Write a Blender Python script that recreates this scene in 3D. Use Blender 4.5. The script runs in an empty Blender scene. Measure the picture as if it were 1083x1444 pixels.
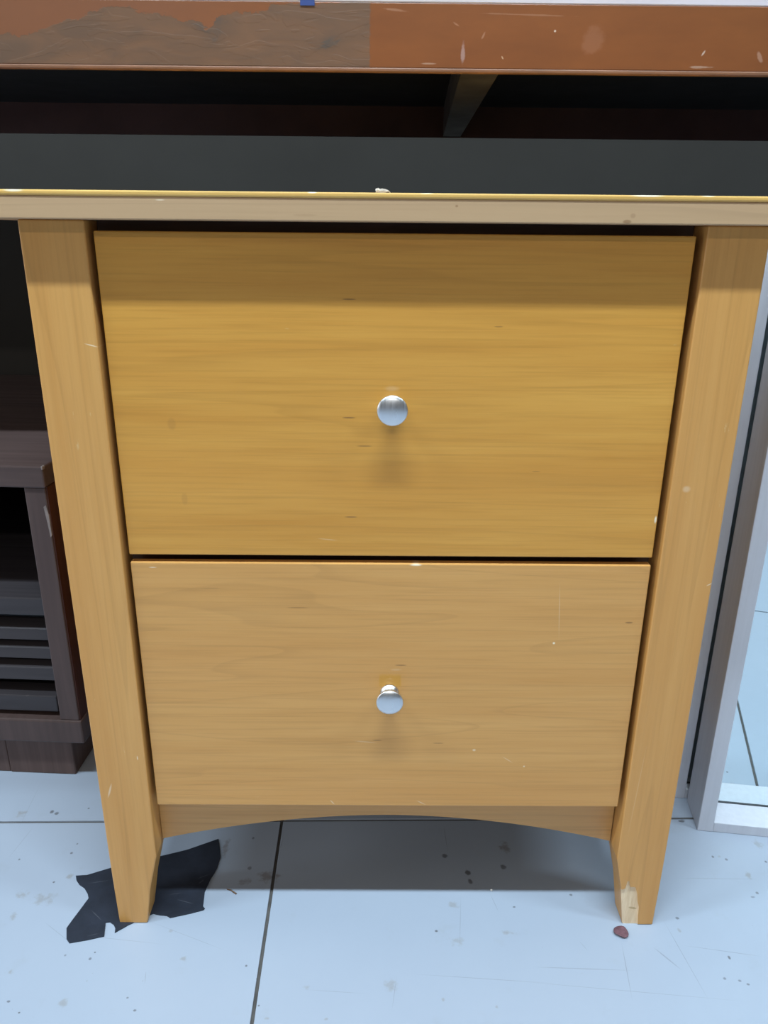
import bpy, bmesh, math, random
from mathutils import Vector, Matrix, Quaternion
random.seed(7)
scene = bpy.context.scene
COL = scene.collection

# ------------------------------------------------------------------ camera
cam_data = bpy.data.cameras.new('camera')
cam_data.sensor_fit = 'HORIZONTAL'
cam_data.sensor_width = 36.0
cam_data.lens = 36.0 * 1085.0 / 1083.0
cam_data.clip_start = 0.02
cam = bpy.data.objects.new('camera', cam_data)
COL.objects.link(cam)
_R = Vector((0.999954, -0.003838, 0.008746))
_U = Vector((-0.006920, 0.340026, 0.940391))
_F = Vector((0.006583, 0.940408, -0.339984))
_m = Matrix.Identity(4)
for i in range(3):
    _m[i][0] = _R[i]; _m[i][1] = _U[i]; _m[i][2] = -_F[i]
_m[0][3], _m[1][3], _m[2][3] = -0.00985, -0.563, 0.62186
cam.matrix_world = _m
scene.camera = cam

# ------------------------------------------------------------------ world, lamps, exposure
world = bpy.data.worlds.new('world')
scene.world = world
world.use_nodes = True
bg = world.node_tree.nodes['Background']
bg.inputs['Color'].default_value = (1.0, 0.97, 0.94, 1)
bg.inputs['Strength'].default_value = 0.125


def area_light(x, y, z, lx, ly, watts, color):
    d = bpy.data.lights.new('tube_or_side_fill', 'AREA')
    d.shape = 'RECTANGLE'
    d.size = lx; d.size_y = ly
    d.energy = watts
    d.color = color
    o = bpy.data.objects.new('tube_or_side_fill', d)
    o.location = (x, y, z)
    COL.objects.link(o)
    return o


COOL = (0.72, 0.885, 1.01)
WARM = (1.0, 0.97, 0.93)
for tx, tw_ in ((-1.8, 37), (0.0, 64), (1.8, 31)):    # row of tubes over the cabinet
    area_light(tx, -0.62, 2.5, 1.2, 0.07, tw_, COOL)
area_light(0.0, -3.0, 2.5, 2.5, 0.12, 31, WARM)           # next row of the room
side_fill = area_light(-3.2, 0.0, 1.15, 1.5, 2.0, 42, (0.93, 0.96, 1.0))   # added fill light from the left, its source is unseen
side_fill.rotation_euler = (0, math.radians(-90), 0)

vs = scene.view_settings
vs.view_transform = 'Standard'
vs.look = 'None'
vs.gamma = 1.0
vs.exposure = 0.0
vs.use_curve_mapping = False


# ------------------------------------------------------------------ helpers
def tag(o, label=None, cat=None, group=None, kind=None):
    if label: o['label'] = label
    if cat: o['category'] = cat
    if group: o['group'] = group
    if kind: o['kind'] = kind
    return o


def empty(name, loc=(0, 0, 0), rz=0.0):
    o = bpy.data.objects.new(name, None)
    o.empty_display_size = 0.05
    o.location = loc
    o.rotation_euler = (0, 0, rz)
    COL.objects.link(o)
    return o


def link(name, bm, mat, parent=None, smooth=False, loc=None):
    bmesh.ops.recalc_face_normals(bm, faces=bm.faces)
    me = bpy.data.meshes.new(name)
    bm.to_mesh(me); bm.free()
    if mat is not None: me.materials.append(mat)
    if smooth:
        for p in me.polygons: p.use_smooth = True
    o = bpy.data.objects.new(name, me)
    COL.objects.link(o)
    if loc is not None: o.location = loc
    if parent is not None: o.parent = parent
    return o


def bevel(bm, w, seg=2, min_angle=0.3):
    bm.normal_update()
    es = [e for e in bm.edges if len(e.link_faces) == 2 and e.calc_face_angle(0) > min_angle]
    bmesh.ops.bevel(bm, geom=es, offset=w, segments=seg, affect='EDGES', profile=0.5, clamp_overlap=True)


def box(x0, x1, y0, y1, z0, z1, bev=0.0, seg=2, bm=None):
    own = bm is None
    if own: bm = bmesh.new()
    v = [bm.verts.new((x, y, z)) for z in (z0, z1) for y in (y0, y1) for x in (x0, x1)]
    for f in ((0, 1, 3, 2), (4, 5, 7, 6), (0, 1, 5, 4), (2, 3, 7, 6), (0, 2, 6, 4), (1, 3, 7, 5)):
        bm.faces.new([v[i] for i in f])
    if own:
        bmesh.ops.recalc_face_normals(bm, faces=bm.faces)
        if bev: bevel(bm, bev, seg)
    return bm


def loft(sections, bev=0.0, seg=3):
    """sections: (z, x0, x1, y0, y1) from low to high"""
    bm = bmesh.new()
    rings = [[bm.verts.new(p) for p in ((x0, y0, z), (x1, y0, z), (x1, y1, z), (x0, y1, z))]
             for z, x0, x1, y0, y1 in sections]
    for a, b in zip(rings, rings[1:]):
        for i in range(4):
            j = (i + 1) % 4
            bm.faces.new((a[i], a[j], b[j], b[i]))
    bm.faces.new(rings[0]); bm.faces.new(rings[-1])
    bmesh.ops.recalc_face_normals(bm, faces=bm.faces)
    if bev: bevel(bm, bev, seg, 0.5)
    return bm


def prism(poly, axis, a, b, bm=None):
    """extrude a 2-D outline along axis ('y': outline in x,z; 'z': outline in x,y)"""
    bm = bm or bmesh.new()
    def P(p, t): return (p[0], t, p[1]) if axis == 'y' else (p[0], p[1], t)
    lo = [bm.verts.new(P(p, a)) for p in poly]
    hi = [bm.verts.new(P(p, b)) for p in poly]
    n = len(poly)
    bm.faces.new(lo); bm.faces.new(hi)
    for i in range(n):
        j = (i + 1) % n
        bm.faces.new((lo[i], lo[j], hi[j], hi[i]))
    bmesh.ops.recalc_face_normals(bm, faces=bm.faces)
    return bm


def lathe(profile, n=40):
    """profile of (radius, distance) turned about -Y, starting at the drawer face"""
    bm = bmesh.new()
    rings = []
    for r, d in profile:
        if r < 1e-6:
            rings.append([bm.verts.new((0, -d, 0))])
        else:
            rings.append([bm.verts.new((r * math.cos(2 * math.pi * k / n), -d, r * math.sin(2 * math.pi * k / n))) for k in range(n)])
    for a, b in zip(rings, rings[1:]):
        for k in range(n):
            k2 = (k + 1) % n
            if len(a) == 1: bm.faces.new((a[0], b[k], b[k2]))
            elif len(b) == 1: bm.faces.new((a[k], a[k2], b[0]))
            else: bm.faces.new((a[k], a[k2], b[k2], b[k]))
    return bm


# ------------------------------------------------------------------ materials
class NT:
    def __init__(self, name):
        self.m = bpy.data.materials.new(name)
        self.m.use_nodes = True
        self.t = self.m.node_tree
        self.p = self.t.nodes['Principled BSDF']

    def n(self, typ, **kw):
        nd = self.t.nodes.new(typ)
        for k, v in kw.items(): setattr(nd, k, v)
        return nd

    def l(self, a, b): self.t.links.new(a, b)

    def put(self, sock, v):
        if hasattr(v, 'is_output'): self.l(v, sock)
        elif isinstance(v, tuple) and len(v) == 3 and sock.type == 'RGBA': sock.default_value = (*v, 1)
        else: sock.default_value = v

    def coord(self, which='Object'): return self.n('ShaderNodeTexCoord').outputs[which]
    def pos(self): return self.n('ShaderNodeNewGeometry').outputs['Position']

    def mapping(self, vec, scale=(1, 1, 1), loc=(0, 0, 0), rot=(0, 0, 0), typ='POINT'):
        m = self.n('ShaderNodeMapping', vector_type=typ)
        self.l(vec, m.inputs['Vector'])
        m.inputs['Location'].default_value = loc
        m.inputs['Rotation'].default_value = rot
        m.inputs['Scale'].default_value = scale
        return m.outputs['Vector']

    def noise(self, vec, scale, detail=4, rough=0.55, dist=0.0):
        nd = self.n('ShaderNodeTexNoise')
        self.l(vec, nd.inputs['Vector'])
        nd.inputs['Scale'].default_value = scale
        nd.inputs['Detail'].default_value = detail
        nd.inputs['Roughness'].default_value = rough
        nd.inputs['Distortion'].default_value = dist
        return nd.outputs['Fac']

    def mapr(self, v, a, b, c=0.0, d=1.0, smooth=False):
        nd = self.n('ShaderNodeMapRange')
        if smooth: nd.interpolation_type = 'SMOOTHSTEP'
        self.put(nd.inputs[0], v)
        for i, x in enumerate((a, b, c, d)): nd.inputs[i + 1].default_value = x
        return nd.outputs[0]

    def math(self, op, a, b=0.0):
        nd = self.n('ShaderNodeMath', operation=op)
        self.put(nd.inputs[0], a); self.put(nd.inputs[1], b)
        return nd.outputs[0]

    def mix(self, f, a, b, blend='MIX'):
        nd = self.n('ShaderNodeMix', data_type='RGBA', blend_type=blend)
        self.put(nd.inputs[0], f); self.put(nd.inputs[6], a); self.put(nd.inputs[7], b)
        return nd.outputs[2]

    def mark(self, vec, c, r, rot=(0, 0, 0), soft=0.5, wob=None, wobamt=0.0):
        """soft-edged ellipse mask at c with half axes r"""
        v = self.mapping(vec, scale=r, loc=c, rot=rot, typ='TEXTURE')
        d = self.n('ShaderNodeVectorMath', operation='LENGTH')
        self.l(v, d.inputs[0])
        val = d.outputs['Value']
        if wob is not None:
            val = self.math('ADD', val, self.mapr(wob, 0.3, 0.7, -wobamt, wobamt))
        return self.mapr(val, 1.0, soft, 0.0, 1.0, True)

    def sep(self, vec):
        s = self.n('ShaderNodeSeparateXYZ'); self.l(vec, s.inputs[0]); return s.outputs

    def bump(self, h, dist, strength=1.0):
        b = self.n('ShaderNodeBump')
        b.inputs['Strength'].default_value = strength
        b.inputs['Distance'].default_value = dist
        self.l(h, b.inputs['Height'])
        self.l(b.outputs[0], self.p.inputs['Normal'])

    def out(self, color=None, rough=None, metal=None, spec=None, coat=None):
        if color is not None: self.put(self.p.inputs['Base Color'], color)
        if rough is not None: self.put(self.p.inputs['Roughness'], rough)
        if metal is not None: self.p.inputs['Metallic'].default_value = metal
        if spec is not None: self.p.inputs['Specular IOR Level'].default_value = spec
        if coat is not None:
            self.p.inputs['Coat Weight'].default_value = coat
            self.p.inputs['Coat Roughness'].default_value = 0.25
        return self.m


def honey_wood(name, axis='x', light=(0.72, 0.368, 0.070), dark=(0.595, 0.270, 0.040), seed=0.0, wavy=0.0,
               flecks=(), nicks=(), patch=None, rough=0.36, pale=0.5, fib=0.45, ny=(0, 1)):
    t = NT(name)
    o = t.coord()
    sc = {'x': (1.6, 30, 30), 'z': (30, 30, 1.6), 'y': (30, 1.6, 30)}[axis]
    fs = {'x': (9, 420, 420), 'z': (420, 420, 9), 'y': (420, 9, 420)}[axis]
    bl = .7 if wavy else .3
    bs = {'x': (bl, 9, 9), 'z': (9, 9, bl), 'y': (9, bl, 9)}[axis]
    grain = t.noise(t.mapping(o, sc, (seed, seed * 2, seed)), 2.2, 6, 0.6, wavy * .5)
    fibre = t.noise(t.mapping(o, fs, (seed, 0, seed)), 1.0, 3, 0.6)
    broad = t.noise(t.mapping(o, bs, (seed * 3, 0, seed)), 1.6, 2, 0.45, wavy)
    c = t.mix(t.mapr(grain, 0.3, 0.72), light, dark)
    c = t.mix(t.mapr(broad, 0.35, 0.7, 0.0, 0.45), c, (dark[0], dark[1] * .93, dark[2] * .9))
    c = t.mix(t.mapr(fibre, 0.48, 0.78, 0.0, fib), c, tuple(0.72 * x for x in dark))
    # growth lines: thin darker contours of the broad noise
    ring = t.math('FRACT', t.math('MULTIPLY', broad, 9.0))
    line = t.math('MULTIPLY', t.mapr(ring, 0.86, 0.98, 0, 1, True), t.mapr(ring, 1.0, 0.985, 0, 1))
    c = t.mix(t.math('MULTIPLY', line, 0.16), c, tuple(0.6 * x for x in dark))
    # small pale rubs in the varnish
    ps = {'x': (40, 160, 160), 'z': (160, 160, 40), 'y': (160, 40, 160)}[axis]
    rub = t.noise(t.mapping(o, ps, (seed + 5, 0, 2)), 1.0, 4, 0.65)
    c = t.mix(t.mapr(rub, 0.70, 0.80, 0, pale, True), c, (0.76, 0.55, 0.27))
    for (x, z, rx, rz, s) in flecks:
        c = t.mix(t.math('MULTIPLY', t.mark(o, (x, 0, z), (rx, 1, rz)), s), c, (0.22, 0.10, 0.03))
    for (x, z, rx, rz, rot, s) in nicks:
        c = t.mix(t.math('MULTIPLY', t.mark(o, (x, ny[0], z), (rx, ny[1], rz), (0, rot, 0), 0.3), s), c, (0.95, 0.84, 0.62))
    if patch:
        s = t.sep(o)
        x0, x1, z0, z1 = patch
        f = t.math('MULTIPLY', t.math('MULTIPLY', t.mapr(s[0], x0 - .0007, x0 + .0007), t.mapr(s[0], x1 + .0007, x1 - .0007)),
                   t.math('MULTIPLY', t.mapr(s[2], z0 - .0007, z0 + .0007), t.mapr(s[2], z1 + .0015, z1 - .0015)))
        c = t.mix(t.math('MULTIPLY', f, 0.6), c, (0.62, 0.30, 0.03))
    t.bump(t.math('ADD', t.math('MULTIPLY', fibre, 0.5), grain), 0.00022, 0.6)
    return t.out(c, t.mapr(grain, 0.3, 0.7, rough - 0.04, rough + 0.06), spec=0.5)


def plain(name, color, rough=0.5, metal=0.0, var=0.12, scale=12, bump=0.0, stretch=(1, 1, 1), spec=0.5):
    t = NT(name)
    o = t.mapping(t.coord(), stretch)
    nz = t.noise(o, scale, 5, 0.6)
    c = t.mix(t.mapr(nz, 0.3, 0.7), tuple(x * (1 + var) for x in color), tuple(x * (1 - var) for x in color))
    if bump: t.bump(nz, bump, 0.6)
    return t.out(c, t.mapr(nz, 0.3, 0.7, rough - 0.05, rough + 0.05), metal, spec)


M_drawer_up = honey_wood('honey_wood_upper_drawer', 'x', seed=1.3,
    flecks=[(-.0321, .5781, .006, .0007, .7), (-.0327, .4928, .006, .0007, .8), (-.0211, .4711, .007, .0006, .6),
            (-.0316, .4140, .006, .0007, .7), (.075, .56, .004, .0006, .5), (-.165, .487, .004, .006, .18), (.11, .452, .004, .0006, .4),
            (-.16, .428, .003, .006, .15)],
    nicks=[(-.0008, .5149, .007, .0025, 0, .13), (.2065, .4135, .0012, .004, 0, .9), (-.05, .395, .01, .0006, .1, .2)])
M_drawer_low = honey_wood('honey_wood_lower_drawer', 'x', light=(0.71, 0.378, 0.115), dark=(0.62, 0.305, 0.080), seed=4.1, wavy=0.5,
    flecks=[(.0093, .2818, .006, .0006, .7), (-.0753, .3349, .011, .0006, .5), (-.0099, .2067, .005, .0007, .6), (.0433, .204, .006, .0006, .5),
            (.1963, .3231, .004, .001, .7), (-.145, .352, .01, .0005, .3)],
    nicks=[(.1381, .333, .0005, .031, -.069, .22), (.1361, .3036, .0014, .0014, 0, .9), (.02, .3735, .006, .0012, 0, .9),
           (.0055, .2775, .006, .0014, 0, .12), (-.19, .37, .004, .0006, 0, .6), (.12, .18, .0012, .0012, 0, .6), (.075, .197, .002, .0016, 0, .5),
           (.105, .187, .007, .0006, .6, .3), (-.02, .205, .012, .0008, .1, .2), (.03, .14, .006, .0006, .5, .4), (-.05, .140, .004, .0008, .9, .4)],
    patch=(-.0085, .0096, .2612, .2725))
M_leg = honey_wood('honey_wood_leg', 'z', light=(0.71, 0.378, 0.115), dark=(0.605, 0.295, 0.075), seed=2.2, pale=0.6, fib=0.25,
    nicks=[(-.2165, .545, .006, .0006, .25, .6), (-.2190, .19, .0007, .003, 0, .6), (-.247, .155, .0012, .01, .3, .4), (.2255, .44, .004, .0035, 0, .25),
           (.2555, .36, .0035, .0006, -.5, .6), (.222, .16, .0005, .06, .05, .12)])
M_apron = honey_wood('honey_wood_apron', 'x', light=(0.70, 0.40, 0.14), dark=(0.58, 0.30, 0.09), seed=7.7)
M_veneer = honey_wood('honey_veneer_top', 'x', light=(0.80, 0.52, 0.16), dark=(0.70, 0.40, 0.10), seed=3.0, pale=1.0, ny=(-.0188, .003),
    nicks=[(.165, .6470, .014, .0012, 0, .9), (.205, .6471, .006, .0008, 0, .8), (-.055, .6470, .004, .0009, 0, .9), (-.25, .6466, .008, .0014, 0, .7), (.02, .6472, .006, .0007, 0, .8)])
M_edge = honey_wood('beige_edge_band', 'x', light=(0.57, 0.375, 0.205), dark=(0.52, 0.335, 0.18), seed=9.0, pale=0.2, fib=0.1, rough=0.5,
    flecks=[(.1535, .6308, .0035, .0016, .6), (.157, .6345, .0022, .002, .25), (.04, .6395, .0012, .001, .5), (-.06, .633, .01, .001, .12)],
    nicks=[(-.155, .6415, .004, .0006, 0, .5)])
M_inside = plain('brown_carcass', (0.10, 0.05, 0.024), 0.6, var=0.2, scale=8, stretch=(2, 30, 30))
MARKS=[(-0.4116,0.1432,0.0072,0.0057,0,0),(-0.3797,0.1456,0.0032,0.0029,0,1),(-0.3732,0.1434,0.0032,0.0034,0,1),(-0.3242,0.0524,0.0043,0.0037,0,0),(-0.334,0.084,0.0017,0.0018,0,1),(-0.3328,0.0972,0.0012,0.0014,0,1),(-0.3855,0.0749,0.0012,0.0014,0,1),(-0.3372,0.045,0.0014,0.0015,0,1),(-0.3385,0.0238,0.014,0.0078,0,0),(-0.3631,0.0289,0.007,0.007,0,0),(-0.3588,0.0035,0.0034,0.0083,0,0),(-0.2772,-0.0857,0.006,0.0052,0,0),(-0.34,0.1516,0.0016,0.0017,0,1),(-0.1197,0.0534,0.0145,0.0084,0,2),(-0.1441,0.0469,0.0087,0.0055,0,2),(0.1287,0.0946,0.0084,0.0083,0,2),(0.123,0.0669,0.0037,0.0039,0,1),(0.0633,0.0822,0.0038,0.004,0,1),(0.0851,0.06,0.0037,0.0038,0,1),(0.086,0.048,0.0029,0.0046,0,1),(-0.1723,0.093,0.0046,0.0145,0,2),(-0.1419,0.0646,0.0022,0.0029,0,1),(-0.1447,0.1065,0.0015,0.0021,0,1),(-0.1508,0.1302,0.0016,0.0022,0,1),(0.065,-0.0226,0.008,0.0054,0,0),(0.115,-0.0131,0.0074,0.0032,0,0),(0.0668,0.0196,0.0056,0.0052,0,0),(0.0472,-0.0117,0.002,0.0016,0,1),(-0.0694,-0.0698,0.0037,0.0027,0,0),(-0.1008,-0.0985,0.003,0.0019,0,0),(-0.1853,-0.0422,0.0032,0.0029,0,0),(0.0028,-0.0683,0.0075,0.0069,0,0),(-0.2045,-0.0127,0.0027,0.0024,0,0),(-0.1268,-0.0492,0.0013,0.0014,0,1),(-0.2674,-0.0359,0.0013,0.0012,0,1),(-0.2695,-0.0425,0.0013,0.0015,0,1),(-0.2934,-0.0389,0.0013,0.0015,0,1),(-0.1147,-0.0618,0.0013,0.0014,0,1),(-0.1097,-0.0871,0.0012,0.0013,0,1),(-0.3247,-0.0839,0.0018,0.0013,0,1),(-0.3356,-0.0556,0.0038,0.0028,0,0),(-0.2142,-0.0919,0.0018,0.0013,0,1),(-0.2238,-0.0803,0.0012,0.001,0,1),(-0.3111,-0.094,0.0012,0.0009,0,1),(0.2822,0.0037,0.0021,0.0017,0,1),(0.2792,-0.01,0.002,0.0032,0,0),(0.3143,-0.039,0.0016,0.0022,0,1),(0.3014,-0.0605,0.0019,0.0017,0,1),(0.3138,-0.0625,0.0019,0.0014,0,1),(0.3198,-0.0659,0.0019,0.0014,0,1),(0.3678,0.0295,0.0029,0.0018,0,1),(0.3745,0.0349,0.0022,0.0027,0,1),(0.4067,0.1012,0.0062,0.0073,0,0),(0.3348,0.1353,0.004,0.0022,0,1),(0.3751,0.0567,0.0037,0.0057,0,0),(0.3488,0.0827,0.0015,0.002,0,1),(0.3616,0.0788,0.0017,0.002,0,1),(0.4026,0.076,0.0015,0.002,0,1),(0.1745,-0.056,0.0025,0.0014,0,0),(0.1259,0.0164,0.0021,0.0013,0,1),(0.1853,0.0314,0.0021,0.0018,0,1),(0.3564,0.0827,0.0023,0.002,0,0),(-0.0513,-0.099,0.0024,0.0019,0,0),(0.0937,-0.0878,0.0018,0.0019,0,0),(0.0486,-0.0815,0.0018,0.0026,0,0),(0.175,-0.051,0.0547,0.0006,-0.036,3),(0.2162,-0.0522,0.0343,0.0005,-1.702,3),(0.2571,-0.0404,0.0174,0.001,-0.927,3),(0.2733,-0.0396,0.0494,0.0005,-1.44,3),(0.3109,-0.0322,0.0399,0.0005,-0.166,3),(0.0843,-0.0611,0.0752,0.0004,-0.07,3),(-0.3939,0.1003,0.0287,0.0004,1.418,3),(-0.3113,-0.0137,0.0221,0.00045,-0.599,3),(-0.2452,-0.0226,0.0483,0.00035,-0.116,3),(-0.1877,-0.0177,0.0515,0.0003,-0.383,3),(-0.214,-0.0613,0.0078,0.0005,-1.369,3),(0.0657,0.1078,0.0237,0.0006,-1.535,3),(0.21,-0.0725,0.1194,0.0003,-0.095,3),(0.1072,0.0208,0.0141,0.0004,-1.33,3),(0.0711,-0.0014,0.0387,0.00035,-1.685,3),(0.1832,-0.027,0.0073,0.0004,-1.089,3),(0.3396,0.0529,0.054,0.00035,-0.012,3),(-0.1128,0.0985,0.0104,0.0005,-1.673,3),(0.3453,0.1234,0.0164,0.00035,-0.812,3),(-0.2768,0.1395,0.0089,0.0004,0.132,3),(-0.4088,0.1535,0.0465,0.00025,1.65,3),(0.0065,-0.0751,0.0195,0.0003,-1.714,3),(-0.0438,-0.0741,0.0342,0.0003,-0.065,3)]
# raw splintered wood
t = NT('raw_splintered_wood')
o = t.coord()
fz = t.noise(t.mapping(o, (320, 320, 26)), 1.0, 5, 0.7)
c = t.mix(t.mapr(fz, 0.35, 0.7), (0.95, 0.74, 0.50), (0.76, 0.54, 0.32))
c = t.mix(t.math('MULTIPLY', t.mark(o, (.2345, 0, .0195), (.005, 1, .0016), (0, .2, 0)), .6), c, (0.42, 0.25, 0.10))
t.bump(fz, 0.0012, 0.7)
M_raw = t.out(c, 0.8, spec=0.2)

# brushed knob metal
t = NT('brushed_nickel')
o = t.coord()
nz = t.noise(t.mapping(o, (900, 30, 40), rot=(0, 0.6, 0)), 1.0, 3, 0.6)
t.bump(nz, 0.0001, 0.35)
M_knob = t.out((0.72, 0.74, 0.76), t.mapr(nz, 0.3, 0.7, 0.26, 0.40), 1.0)

# painted steel of the table, flaking on its left half
t = NT('flaking_brown_paint')
o = t.coord()
s = t.sep(o)
ramp = t.n('ShaderNodeFloatCurve')
cv = ramp.mapping.curves[0]
bnd = [(-.36, .770), (-.294, .779), (-.263, .788), (-.254, .793), (-.224, .798), (-.189, .791), (-.157, .784), (-.139, .7925), (-.11, .794), (-.1, .8005), (-.02, .8025)]
pts = [((x + .36) / .34, (z - .74) / .07) for x, z in bnd]
cv.points[0].location = pts[0]; cv.points[-1].location = pts[-1]
for p in pts[1:-1]: cv.points.new(*p)
for p in cv.points: p.handle_type = 'VECTOR'
ramp.mapping.update()
t.l(t.mapr(s[0], -.36, -.02), ramp.inputs['Value'])
zb = t.mapr(ramp.outputs[0], 0, 1, .74, .81)
rag = t.noise(t.mapping(o, (60, 1, 90)), 1.0, 5, 0.65)
rag2 = t.noise(t.mapping(o, (14, 1, 40)), 1.0, 3, 0.6)
zz = t.math('ADD', s[2], t.mapr(rag, 0.3, 0.7, -.004, .004))
below = t.mapr(t.math('SUBTRACT', zb, zz), -.0004, .0004)
xr = t.math('ADD', s[0], t.mapr(rag, 0.3, 0.7, -.0015, .0015))
worn = t.math('MULTIPLY', below, t.mapr(xr, -.0192, -.0208))
lump = t.noise(t.mapping(o, (22, 1, 60)), 1.0, 3, 0.5, 0.9)
flake = t.mapr(t.noise(t.mapping(o, (26, 1, 80), (3, 0, 1)), 1.0, 2, 0.5, 1.2), 0.52, 0.56)
paint = t.mix(t.mapr(rag2, 0.3, 0.7), (0.235, 0.076, 0.020), (0.195, 0.062, 0.017))
paint = t.mix(t.mapr(s[0], -.05, -.2, 0, .7), paint, (0.205, 0.085, 0.045))
old = t.mix(t.mapr(lump, 0.32, 0.68), (0.165, 0.082, 0.042), (0.125, 0.068, 0.039))
old = t.mix(t.math('MULTIPLY', t.mapr(lump, 0.62, 0.70), t.mapr(s[0], -.25, -.05)), old, (0.085, 0.062, 0.048))
c = t.mix(worn, paint, old)
for (x, z, rx, rz, rot, k, col) in [(.0584, .7660, .0024, .0105, 0, .85, (.36, .22, .19)), (.075, .779, .0012, .004, .5, .5, (.45, .24, .15)), (.052, .787, .004, .0010, .5, .4, (.45, .24, .15)),
        (.135, .783, .0012, .0012, 0, .9, (.6, .45, .35)), (.092, .763, .002, .0008, 1, .7, (.55, .35, .22)), (.168, .776, .011, .013, .3, .3, (.36, .16, .09)),
        (.262, .768, .001, .003, .6, .8, (.55, .40, .32)), (.31, .766, .0022, .006, -.5, .5, (.45, .26, .18)), (.26, .7575, .012, .0012, 0, .6, (.45, .30, .22)), (.03, .758, .008, .0008, 0, .6, (.45, .28, .2)),
        (.30, .752, .03, .0012, 0, .7, (.5, .4, .35)), (.0, .797, .012, .0012, .1, .4, (.45, .24, .15)), (.11, .7945, .05, .0007, .02, .3, (.45, .24, .15))]:
    c = t.mix(t.math('MULTIPLY', t.mark(o, (x, 0, z), (rx, 1, rz), (0, rot, 0), 0.5, rag, .35), k), c, col)
h = t.math('ADD', t.math('MULTIPLY', t.mapr(worn, 0, 1, 1, 0), 0.6), t.math('MULTIPLY', worn, t.math('ADD', t.math('MULTIPLY', lump, .9), t.math('MULTIPLY', flake, .3))))
h = t.math('ADD', h, t.math('MULTIPLY', rag2, 0.12))
t.bump(h, 0.0005, 0.4)
M_rail = t.out(c, t.mapr(worn, 0, 1, .38, .5))
M_lip = plain('worn_rail_lip', (0.22, 0.095, 0.045), 0.5, var=0.3, scale=10, stretch=(3, 1, 60))
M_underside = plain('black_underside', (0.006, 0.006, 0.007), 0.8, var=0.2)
M_backrail = plain('dark_red_rail', (0.05, 0.016, 0.012), 0.7, var=0.2)
M_brace = plain('dark_brace_paint', (0.06, 0.05, 0.045), 0.35, var=0.4, scale=20)
M_tabletop = plain('pale_table_sheet', (0.62, 0.56, 0.60), 0.5, var=0.1)
M_blue = plain('blue_tape', (0.03, 0.06, 0.22), 0.5)

# dark stained furniture
def dark_wood(name, a, b, axis='x', rough=0.4):
    t = NT(name)
    o = t.coord()
    st = {'x': (3, 60, 60), 'z': (60, 60, 3)}[axis]
    g = t.noise(t.mapping(o, st), 1.5, 5, 0.6, 0.4)
    w = t.noise(o, 60, 5, 0.7)
    c = t.mix(t.mapr(g, 0.3, 0.7), a, b)
    c = t.mix(t.mapr(w, 0.70, 0.76, 0, .35), c, (0.24, 0.19, 0.18))
    t.bump(g, 0.0002, 0.5)
    return t.out(c, t.mapr(g, .3, .7, rough - .05, rough + .08), spec=0.35)
M_dk = dark_wood('dark_brown_stain', (0.085, 0.056, 0.050), (0.062, 0.040, 0.037))
M_dkv = dark_wood('dark_brown_stain_upright', (0.095, 0.062, 0.055), (0.065, 0.042, 0.038), 'z')
M_dkside = dark_wood('dark_red_brown_side', (0.075, 0.022, 0.012), (0.045, 0.015, 0.010), 'z', 0.5)
M_slat = dark_wood('charcoal_slat', (0.050, 0.043, 0.046), (0.035, 0.030, 0.033))
M_plinth = dark_wood('brown_plinth', (0.125, 0.078, 0.066), (0.080, 0.050, 0.043), 'z', 0.5)
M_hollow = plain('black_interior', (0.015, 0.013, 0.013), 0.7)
M_bare = plain('worn_pale_edge', (0.22, 0.18, 0.165), 0.6, var=.3, scale=90)

M_frame = plain('silver_frame_foil', (0.60, 0.62, 0.68), 0.34, 0.0, var=0.04, scale=6, stretch=(30, 30, 2))
M_frameside = plain('grey_frame_side', (0.46, 0.45, 0.46), 0.35, 0.0, var=0.05, scale=6, stretch=(30, 30, 2))
t = NT('mirror_glass')
M_mirror = t.out((0.84, 0.94, 0.95), 0.015, 1.0)
M_backing = plain('mirror_backing', (0.05, 0.055, 0.06), 0.8)
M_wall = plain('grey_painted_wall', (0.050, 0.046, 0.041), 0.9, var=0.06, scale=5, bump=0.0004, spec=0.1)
M_grout = plain('dark_grout', (0.085, 0.080, 0.075), 0.9, var=0.3, scale=60)

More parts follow.
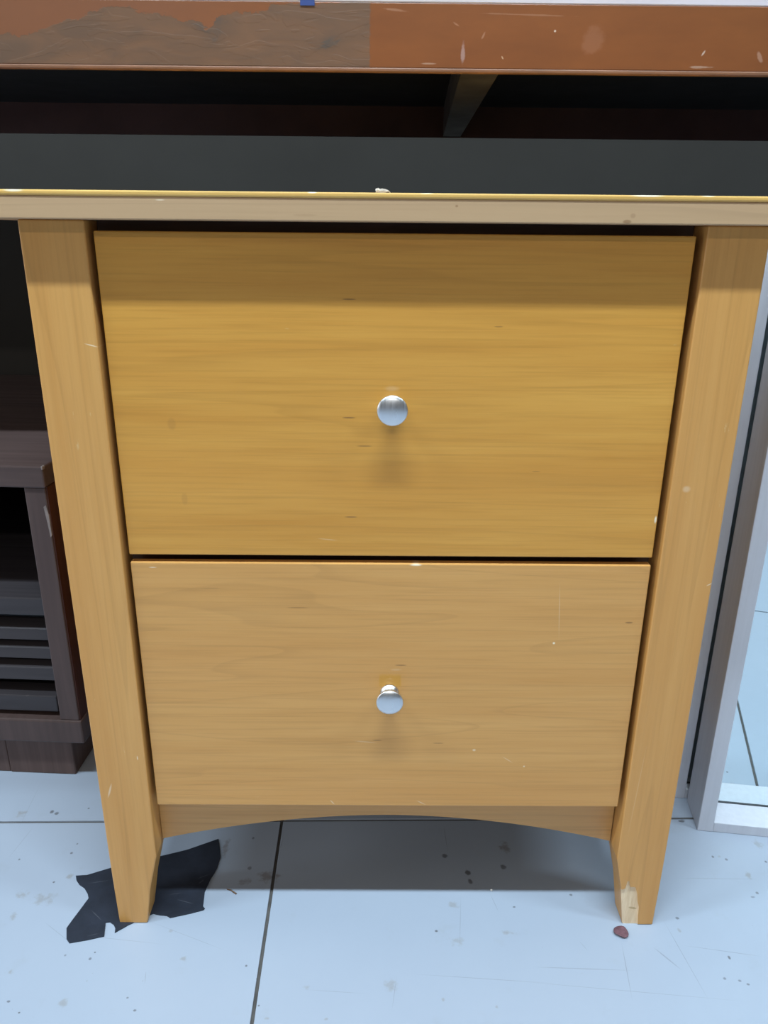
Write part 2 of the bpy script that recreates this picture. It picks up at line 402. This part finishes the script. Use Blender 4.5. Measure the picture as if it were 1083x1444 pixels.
# white floor tiles with the dirt and scratches of a shop floor
t = NT('white_floor_tile')
o = t.pos()
a1 = t.noise(o, 3.0, 5, 0.6)
a2 = t.noise(o, 26.0, 5, 0.65)
a3 = t.noise(o, 150.0, 3, 0.6)
TILE_A, TILE_B = (0.375, 0.430, 0.512), (0.345, 0.398, 0.48)
c = t.mix(t.mapr(a1, 0.35, 0.7), TILE_A, TILE_B)
c = t.mix(t.mapr(a2, 0.60, 0.75, 0, .22), c, (0.31, 0.33, 0.35))
c = t.mix(t.mapr(a3, 0.735, 0.77, 0, .45), c, (0.20, 0.20, 0.21))
COLS = [((0.25, 0.23, 0.20), .5, 0.1, .55), ((0.07, 0.065, 0.065), .75, 0.5, .3), ((0.17, 0.14, 0.12), .6, 0.2, .5), ((0.20, 0.215, 0.25), .6, 0.3, .25)]
for k, (col, amt, soft, wob) in enumerate(COLS):
    acc = None
    for (x, y, rx, ry, rot, ty) in MARKS:
        if ty != k: continue
        vec = o
        if acc is not None:            # chain the marks one after another (keeps the shader small)
            ch = t.n('ShaderNodeVectorMath', operation='MULTIPLY_ADD')
            t.l(acc, ch.inputs[0]); ch.inputs[1].default_value = (1e-9, 1e-9, 1e-9); t.l(o, ch.inputs[2])
            vec = ch.outputs[0]
        mk = t.mark(vec, (x, y, 0), (rx, ry, 1), (0, 0, rot), soft, a3 if ty != 3 else None, wob)
        acc = mk if acc is None else t.math('MAXIMUM', acc, mk)
    c = t.mix(t.math('MULTIPLY', acc, t.math('MULTIPLY', t.mapr(a2, .3, .6, .45, 1.0), amt)), c, col)
t.bump(a2, 0.0002, 0.25)
M_tile = t.out(c, t.mapr(a1, .3, .7, .34, .48), spec=0.45)

t = NT('black_torn_sheet')
o = t.coord()
fz = t.noise(o, 45, 5, 0.65)
c = t.mix(t.mapr(fz, .3, .7), (0.020, 0.026, 0.042), (0.012, 0.016, 0.026))
for (x, y, rx, ry, rot) in [(-.287, .0455, .016, .0005, .22), (-.187, .052, .010, .0007, .5), (-.197, .020, .012, .0006, -.3), (-.281, .005, .010, .0004, -.7), (-.188, .045, .006, .0012, .9), (-.21, .03, .006, .0004, .2), (-.275, -.018, .008, .0004, .3)]:
    c = t.mix(t.math('MULTIPLY', t.mark(o, (x, y, 0), (rx, ry, 1), (0, 0, rot), .2, fz, .5), .45), c, (0.10, 0.11, 0.13))
t.bump(fz, 0.0008, 0.6)
M_felt = t.out(c, .55)
M_petal = plain('dry_maroon_petal', (0.15, 0.07, 0.085), 0.7, var=0.35, scale=300)
M_twig = plain('brown_twig', (0.16, 0.09, 0.05), 0.7)
M_paper = plain('white_paper_scrap', (0.80, 0.74, 0.66), 0.8, var=0.1, scale=200)

# ------------------------------------------------------------------ the setting
GROUT = (-.1165, .1337); GA = 0.014; TS = 0.55
fl = link('floor', box(-3.4, 3.4, -4.2, 0.76, -.05, -.0016), M_grout)
tag(fl, kind='structure')
tile_me = None
ca, sa = math.cos(GA), math.sin(GA)
for i in range(-5, 6):
    for j in range(-7, 1):
        cx, cy = (i + .5) * TS, (j + .5) * TS
        wx = GROUT[0] + ca * cx - sa * cy; wy = GROUT[1] + sa * cx + ca * cy
        if tile_me is None:
            h = TS / 2 - .0016
            ob = link('floor_tile', box(-h, h, -h, h, -.010, 0, .0003, 1), M_tile)
            tile_me = ob.data
        else:
            ob = bpy.data.objects.new('floor_tile', tile_me)
            COL.objects.link(ob)
        ob.location = (wx, wy, 0); ob.rotation_euler = (0, 0, GA)
        ob.parent = fl
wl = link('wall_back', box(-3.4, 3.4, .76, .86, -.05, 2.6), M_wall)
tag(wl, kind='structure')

# ------------------------------------------------------------------ the wooden two-drawer cabinet
cab = empty('drawer_cabinet')
tag(cab, 'honey-coloured wooden two-drawer bedside cabinet with tapered legs and round metal knobs', 'cabinet')
YL, YB = -.004, .40
tz0, tz1 = .6292, .6436
top = link('top_board', box(-.292, .296, -.018, YB + .012, tz0, tz1, .0008, 2), M_edge, cab)
top['label'] = 'beige edged board of the cabinet top'
link('top_veneer', box(-.2925, .2965, -.0188, YB + .0125, tz1, .6472, .0012, 3), M_veneer, top)


def leg_sections(s, y0, y1, flip=False):
    xo, xt, xk, xf = .2568, .2118, .2128, .2285
    if s > 0: xo, xt, xk, xf = .2575, .2138, .2126, .2267
    def sec(z, xi, xo_, dy):
        a, b = (-xo_, -xi) if s < 0 else (xi, xo_)
        return (z, a, b, y0 + (dy if flip else 0), y1 - (0 if flip else dy))
    return [sec(0, xf, xo - .0018, .006), sec(.042, (xf + xk) / 2 + .0012, xo - .001, .003), sec(.080, xk, xo - .0006, 0), sec(.30, (xk + xt) / 2, xo, 0), sec(.6292, xt, xo, 0)]


legs = {}
for s in (-1, 1):
    for front in (True, False):
        y0, y1 = (YL, YL + .032) if front else (YB - .034, YB - .002)
        lg = link('leg', loft(leg_sections(s, y0, y1, not front), .0014, 3), M_leg, cab)
        legs[(s, front)] = lg
# the splintered corner of the right front foot is cut out of the leg
chip = [(.205, .0424), (.2186, .0424), (.2243, .0452), (.2252, .0536), (.2272, .0540), (.2285, .0470), (.2335, .0468), (.2362, .0390), (.2376, .030), (.2398, .022), (.2402, .012), (.2418, -.004), (.205, -.004)]
cut = link('chip_cutter', prism(chip, 'y', -.02, YL + .0017), M_raw)
lg = legs[(1, True)]
lg.data.materials.append(M_raw)
md = lg.modifiers.new('chip', 'BOOLEAN')
md.operation = 'DIFFERENCE'; md.object = cut; md.solver = 'EXACT'
try: md.material_mode = 'TRANSFER'
except Exception: pass
bpy.context.view_layer.update()
dg = bpy.context.evaluated_depsgraph_get()
nm = bpy.data.meshes.new_from_object(lg.evaluated_get(dg))
lg.modifiers.clear()
lg.data = nm
cm = cut.data
bpy.data.objects.remove(cut); bpy.data.meshes.remove(cm)
lg['label'] = 'front leg with pale splintered patch at its foot'

for s in (-1, 1):
    a, b = sorted((s * .229, s * .247))
    link('side_panel', box(a, b, .0281, YB - .034, .118, .6292, .0006, 1), M_leg, cab)
link('back_panel', box(-.229, .229, YB - .020, YB - .012, .118, .6292), M_inside, cab)
link('bottom_panel', box(-.229, .229, .0365, YB - .020, .1185, .130), M_inside, cab)
link('top_rail', box(-.2115, .2135, .021, .040, .600, .6291), M_inside, cab)
link('middle_rail', box(-.229, .229, .021, .040, .366, .392), M_inside, cab)
for s in (-1, 1):
    a, b = sorted((s * .2288, s * .2025))
    link('drawer_runner', box(a, b, .030, YB - .05, .130, .600), M_inside, cab)
# arched apron
N = 36
xa, xb = -.2123, .2118
poly = [(xb, .1345), (xa, .1345)]
for k in range(N + 1):
    x = xa + (xb - xa) * k / N
    u = (x - .001) / .2125
    zl = .1108 - .0285 * abs(u) ** 1.9 if x < 0 else .1108 - .0300 * abs(u) ** 1.9
    poly.append((x, zl))
ap = link('apron', prism(poly, 'y', .0175, .0360), M_apron, cab)

KNOB = [(0, 0), (.0080, 0), (.0080, .0012), (.0066, .0022), (.0056, .0040), (.0054, .0080), (.0062, .0115), (.0085, .0132), (.0108, .0138), (.0113, .0145),
        (.0113, .0153), (.0108, .0159), (.0085, .0169), (.0055, .0177), (.0028, .0181), (0, .0182)]
knob_me = None
for z0, z1, m, lb in ((.3809, .6222, M_drawer_up, 'upper drawer'), (.1361, .3744, M_drawer_low, 'lower drawer')):
    dr = link('drawer', box(-.2076, .2081, 0, .008, z0, z1, .0009, 2), m, cab)
    dr['label'] = lb + ' with a flat honey wood front'
    bx = bmesh.new()
    box(-.196, -.184, .008, .33, z0 + .02, z1 - .03, bm=bx); box(.184, .196, .008, .33, z0 + .02, z1 - .03, bm=bx)
    box(-.184, .184, .318, .33, z0 + .02, z1 - .03, bm=bx); box(-.184, .184, .008, .318, z0 + .02, z0 + .03, bm=bx)
    link('drawer_box', bx, M_inside, dr)
    zc = (z0 + z1) / 2 + (0.0 if z0 > .3 else 0.0)
    if knob_me is None:
        k = link('knob', lathe(KNOB), M_knob, dr, True)
        knob_me = k.data
    else:
        k = bpy.data.objects.new('knob', knob_me); COL.objects.link(k); k.parent = dr
    k.location = (-.0006 if z0 > .3 else .0002, 0, zc)
    k['label'] = 'round brushed metal knob'

# ------------------------------------------------------------------ the painted steel table behind and above
tab = empty('steel_table', (0, .18, 0))
tag(tab, 'long table with flaking brown painted steel rail above the cabinet', 'table')
Z0, Z1 = .7511, .8022
X0, X1 = -1.08, 1.05


def T(name, bm, m, parent=tab):
    bmesh.ops.translate(bm, verts=bm.verts, vec=(0, -.18, 0))
    return link(name, bm, m, parent)


fr = link('front_rail', bmesh.new(), M_rail, tab)
_b = box(X0, X1, 0, .004, Z0 + .0034, Z1, .0006, 2); _b.to_mesh(fr.data); _b.free()
if not fr.data.materials: fr.data.materials.append(M_rail)
fr['label'] = 'brown painted front rail with flaking paint'
T('rail_lip', box(X0, X1, .1788, .1845, Z0, Z0 + .0034, .0010, 2), M_lip, fr)
T('back_rail', box(X0, X1, .6434, .6474, Z0, Z1), M_backrail)
T('side_rail', box(X0, X0 + .004, .184, .6434, Z0, Z1), M_backrail)
T('side_rail', box(X1 - .004, X1, .184, .6434, Z0, Z1), M_backrail)
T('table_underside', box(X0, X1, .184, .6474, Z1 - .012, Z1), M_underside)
T('table_top', box(X0 - .004, X1 + .004, .1802, .652, Z1, Z1 + .012, .001, 2), M_tabletop)
for bxx in (-.70, None, .70):
    bm = bmesh.new()
    if bxx is None:
        f0, f1, b0, b1 = .058, .0904, .0771, .1019
    else:
        f0, f1, b0, b1 = bxx, bxx + .032, bxx + .012, bxx + .040
    v = [bm.verts.new(p) for p in ((f0, .1846, Z0 + .001), (f1, .1846, Z0 + .001), (b1, .643, Z0 + .001), (b0, .643, Z0 + .001),
                                   (f0, .1846, Z0 + .005), (f1, .1846, Z0 + .005), (b1, .643, Z0 + .005), (b0, .643, Z0 + .005))]
    for q in ((0, 1, 2, 3), (4, 5, 6, 7), (0, 1, 5, 4), (1, 2, 6, 5), (2, 3, 7, 6), (3, 0, 4, 7)): bm.faces.new([v[i] for i in q])
    w = [bm.verts.new(p) for p in ((f0, .1846, Z0 + .005), (f0 + .004, .1846, Z0 + .005), (b0 + .004, .643, Z0 + .005), (b0, .643, Z0 + .005),
                                   (f0, .1846, Z1 - .012), (f0 + .004, .1846, Z1 - .012), (b0 + .004, .643, Z1 - .012), (b0, .643, Z1 - .012))]
    for q in ((0, 1, 2, 3), (4, 5, 6, 7), (0, 1, 5, 4), (1, 2, 6, 5), (2, 3, 7, 6), (3, 0, 4, 7)): bm.faces.new([w[i] for i in q])
    T('brace', bm, M_brace)
for x in (X0 + .006, X1 - .046):
    for y in (.186, .601):
        T('table_leg', box(x, x + .04, y, y + .04, 0, Z1 - .012, .002, 2), M_backrail)
tp = link('blue_tape', box(-.078, -.066, .1792, .18, .7990, .8142, .0003, 1), M_blue)
tag(tp, 'small blue tape scrap stuck on top edge of the brown table rail', 'tape')

# ------------------------------------------------------------------ the dark slatted cabinet at the left
dkw = .64
dk = empty('slatted_cabinet', (-.3545, .197, 0), math.radians(-3.0))
tag(dk, 'low dark brown wooden cabinet with open shelf and horizontal slats, left of the drawer cabinet', 'cabinet')
DD = .515
tp_ = link('top_panel', box(-dkw, 0, -.003, DD, .3713, .395, .0018, 2), M_dk, dk)
link('corner_wear', box(-.0016, .0003, -.0034, .002, .391, .3952, .0006, 1), M_bare, tp_)
sp = link('side_panel', box(-.0245, -.002, 0, DD, .0865, .3713, .0012, 2), M_dkv, dk)
# its outer face is a redder veneer
link('side_veneer', box(-.002, -.0008, .002, DD, .0868, .3710), M_dkside, sp)
link('edge_wear', prism([(-.0062, .350), (-.0035, .352), (-.0018, .340), (-.0017, .318), (-.0035, .316), (-.0045, .332)], 'y', -.0004, .002), M_bare, sp)
link('side_panel', box(-dkw, -dkw + .0225, 0, DD, .0865, .3713, .0012, 2), M_dkv, dk)
link('shelf', box(-dkw + .0225, -.0245, .006, DD - .02, .2185, .2400, .0015, 2), M_slat, dk)
link('back_panel', box(-dkw + .0225, -.0245, DD - .02, DD - .008, .0865, .3713), M_hollow, dk)
link('inner_panel', box(-dkw + .0225, -.0245, .050, .058, .0865, .2185), M_hollow, dk)
for z0, z1 in ((.1850, .1990), (.1610, .1745), (.1325, .1485)):
    bm = bmesh.new()
    v = [bm.verts.new(p) for x in (-dkw + .0225, -.0247) for p in ((x, .010, z0), (x, .017, z0 + .001), (x, .030, z1 + .006), (x, .012, z1))]
    for q in ((0, 1, 2, 3), (4, 5, 6, 7), (0, 1, 5, 4), (1, 2, 6, 5), (2, 3, 7, 6), (3, 0, 4, 7)): bm.faces.new([v[i] for i in q])
    bmesh.ops.recalc_face_normals(bm, faces=bm.faces)
    bevel(bm, .0008, 1)
    link('slat', bm, M_slat, dk)
link('bottom_slat', box(-dkw + .0225, -.0285, .006, .034, .0930, .1140, .0012, 2), M_slat, dk)
link('base_panel', box(-dkw, .001, -.002, DD, .0555, .0865, .0022, 2), M_dkv, dk)
link('plinth', box(-dkw + .03, -.1035, .013, DD - .02, 0, .0555, .001, 1), M_plinth, dk)
link('plinth', box(-.1030, -.0220, .012, DD - .02, 0, .0555, .001, 1), M_plinth, dk)

# ------------------------------------------------------------------ framed mirrors at the right
def mirror(name, loc, deg, label, w, h, face, depth, sett):
    e = empty(name, loc, math.radians(deg))
    tag(e, label, 'mirror', 'silver framed mirrors standing at the right')
    fr_ = .0125
    for x0, x1, nm_ in ((0, face, 'stile'), (w - face, w, 'stile')):
        ob = link('frame_stile', box(x0, x1, 0, depth, 0, h, .0008, 2), M_frame, e)
    link('frame_rail', box(face, w - face, .0004, depth, 0, fr_, .0008, 2), M_frame, e)
    link('frame_rail', box(face, w - face, .0004, depth, h - fr_, h, .0008, 2), M_frame, e)
    g = link('mirror_glass', box(face, w - face, sett, sett + .004, fr_, h - fr_), M_mirror, e)
    link('shadow_gap_strip', box(face, w - face, sett - .0012, sett, fr_, fr_ + .0010), M_backing, e)  # dark strip standing in for the shadow gap below the glass
    link('mirror_backing', box(face, w - face, sett + .0045, depth - .002, fr_, h - fr_), M_backing, e)
    return e


mirror('framed_mirror', (.347, .121, 0), -8.0, 'silver framed mirror standing in front, reflecting the white floor', .46, .66, .0165, .0495, .036)
mirror('framed_mirror', (.3285, .1745, 0), -4.0, 'silver framed mirror standing behind another, mostly hidden', .46, .62, .0235, .040, .012)

# ------------------------------------------------------------------ things on the floor
sheet = [(-.3177, .0525), (-.3150, .0470), (-.3101, .0415), (-.3034, .0371), (-.2975, .0300), (-.2945, .024), (-.2960, .0180), (-.2977, .0107), (-.3005, 0), (-.3029, -.0107), (-.2984, -.0224), (-.2942, -.0267),
         (-.2800, -.0236), (-.2645, -.0192), (-.2683, -.0039), (-.2644, -.0034), (-.2600, -.0062), (-.2567, -.0106), (-.2559, -.0153), (-.2455, -.0065), (-.2259, .0065), (-.2190, .0048),
         (-.2119, .0041), (-.2082, .0017), (-.1900, .0068), (-.1781, .0109), (-.1772, .0125), (-.1795, .0150), (-.1816, .0332), (-.1792, .0494), (-.1770, .0570), (-.1755, .0635), (-.1749, .0789), (-.1770, .0870), (-.1821, .1042),
         (-.1939, .098), (-.2125, .0882), (-.234, .0806), (-.2633, .0717), (-.2875, .062), (-.3065, .0534), (-.3120, .0530)]
sh = link('torn_sheet', prism(sheet, 'z', .0001, .0012), M_felt)
tag(sh, 'torn black sheet lying on the floor under the left front leg', 'sheet')

bm = bmesh.new()
bmesh.ops.create_uvsphere(bm, u_segments=20, v_segments=10, radius=1)
for v in bm.verts:
    x, y, z = v.co
    v.co = (x * .0064 * (1 + .12 * math.sin(3 * math.atan2(y, x))), y * .0072, .0016 + z * .0012 + .0012 * x * x - .0006 * y)
pt = link('dried_petal', bm, M_petal, None, True, (.2224, -.0135, 0))
pt.rotation_euler = (0, 0, .6)
tag(pt, 'small maroon dried petal on the floor by the splintered foot', 'petal')

def tube_mesh(path, rad, n=8):
    bm = bmesh.new(); rings = []
    for i, p in enumerate(path):
        p = Vector(p); d = (Vector(path[min(i + 1, len(path) - 1)]) - Vector(path[max(i - 1, 0)])).normalized()
        q = d.to_track_quat('Z', 'Y'); r = rad[i]
        rings.append([bm.verts.new(p + q @ Vector((r * math.cos(6.2832 * k / n), r * math.sin(6.2832 * k / n), 0))) for k in range(n)])
    for a, b in zip(rings, rings[1:]):
        for k in range(n): bm.faces.new((a[k], a[(k + 1) % n], b[(k + 1) % n], b[k]))
    bm.faces.new(rings[0]); bm.faces.new(rings[-1])
    return bm
tw = link('twig', tube_mesh([(-.1600, .0362, .0007), (-.1560, .0352, .0009), (-.1525, .0325, .0008), (-.1495, .0305, .0008)], [.0004, .0006, .0007, .0007]), M_twig, None, True)
tag(tw, 'tiny bent brown twig on the floor under the cabinet', 'twig')
cr = bmesh.new(); bmesh.ops.create_icosphere(cr, subdivisions=2, radius=.0011)
for v in cr.verts: v.co *= 1 + random.uniform(-.25, .25)
cr = link('crumb', cr, M_paper, None, False, (.1062, .0363, .0010))
tag(cr, 'tiny white crumb on the floor at the cabinet shadow edge', 'crumb')

# torn paper curl on top of the cabinet
bm = bmesh.new()
path = [(-.0135, .0026), (-.0118, .0030), (-.0105, .0024), (-.0092, .0027), (-.0070, .0024), (-.0050, .0017), (-.0036, .0002)]
rows = []
for k, (x, z) in enumerate(path):
    w_ = .0025 + .002 * math.sin(k)
    rows.append([bm.verts.new((x, -.012 + (j - 1.5) * w_, .6473 + max(.0002, z - .0011 * (j - 1.2) ** 2 * (1 if k < 5 else .3)))) for j in range(4)])
for a, b in zip(rows, rows[1:]):
    for j in range(3): bm.faces.new((a[j], a[j + 1], b[j + 1], b[j]))
r = bmesh.ops.solidify(bm, geom=list(bm.faces), thickness=.0002)
ps = link('paper_scrap', bm, M_paper)
tag(ps, 'small curled white paper scrap on the cabinet top edge', 'paper')
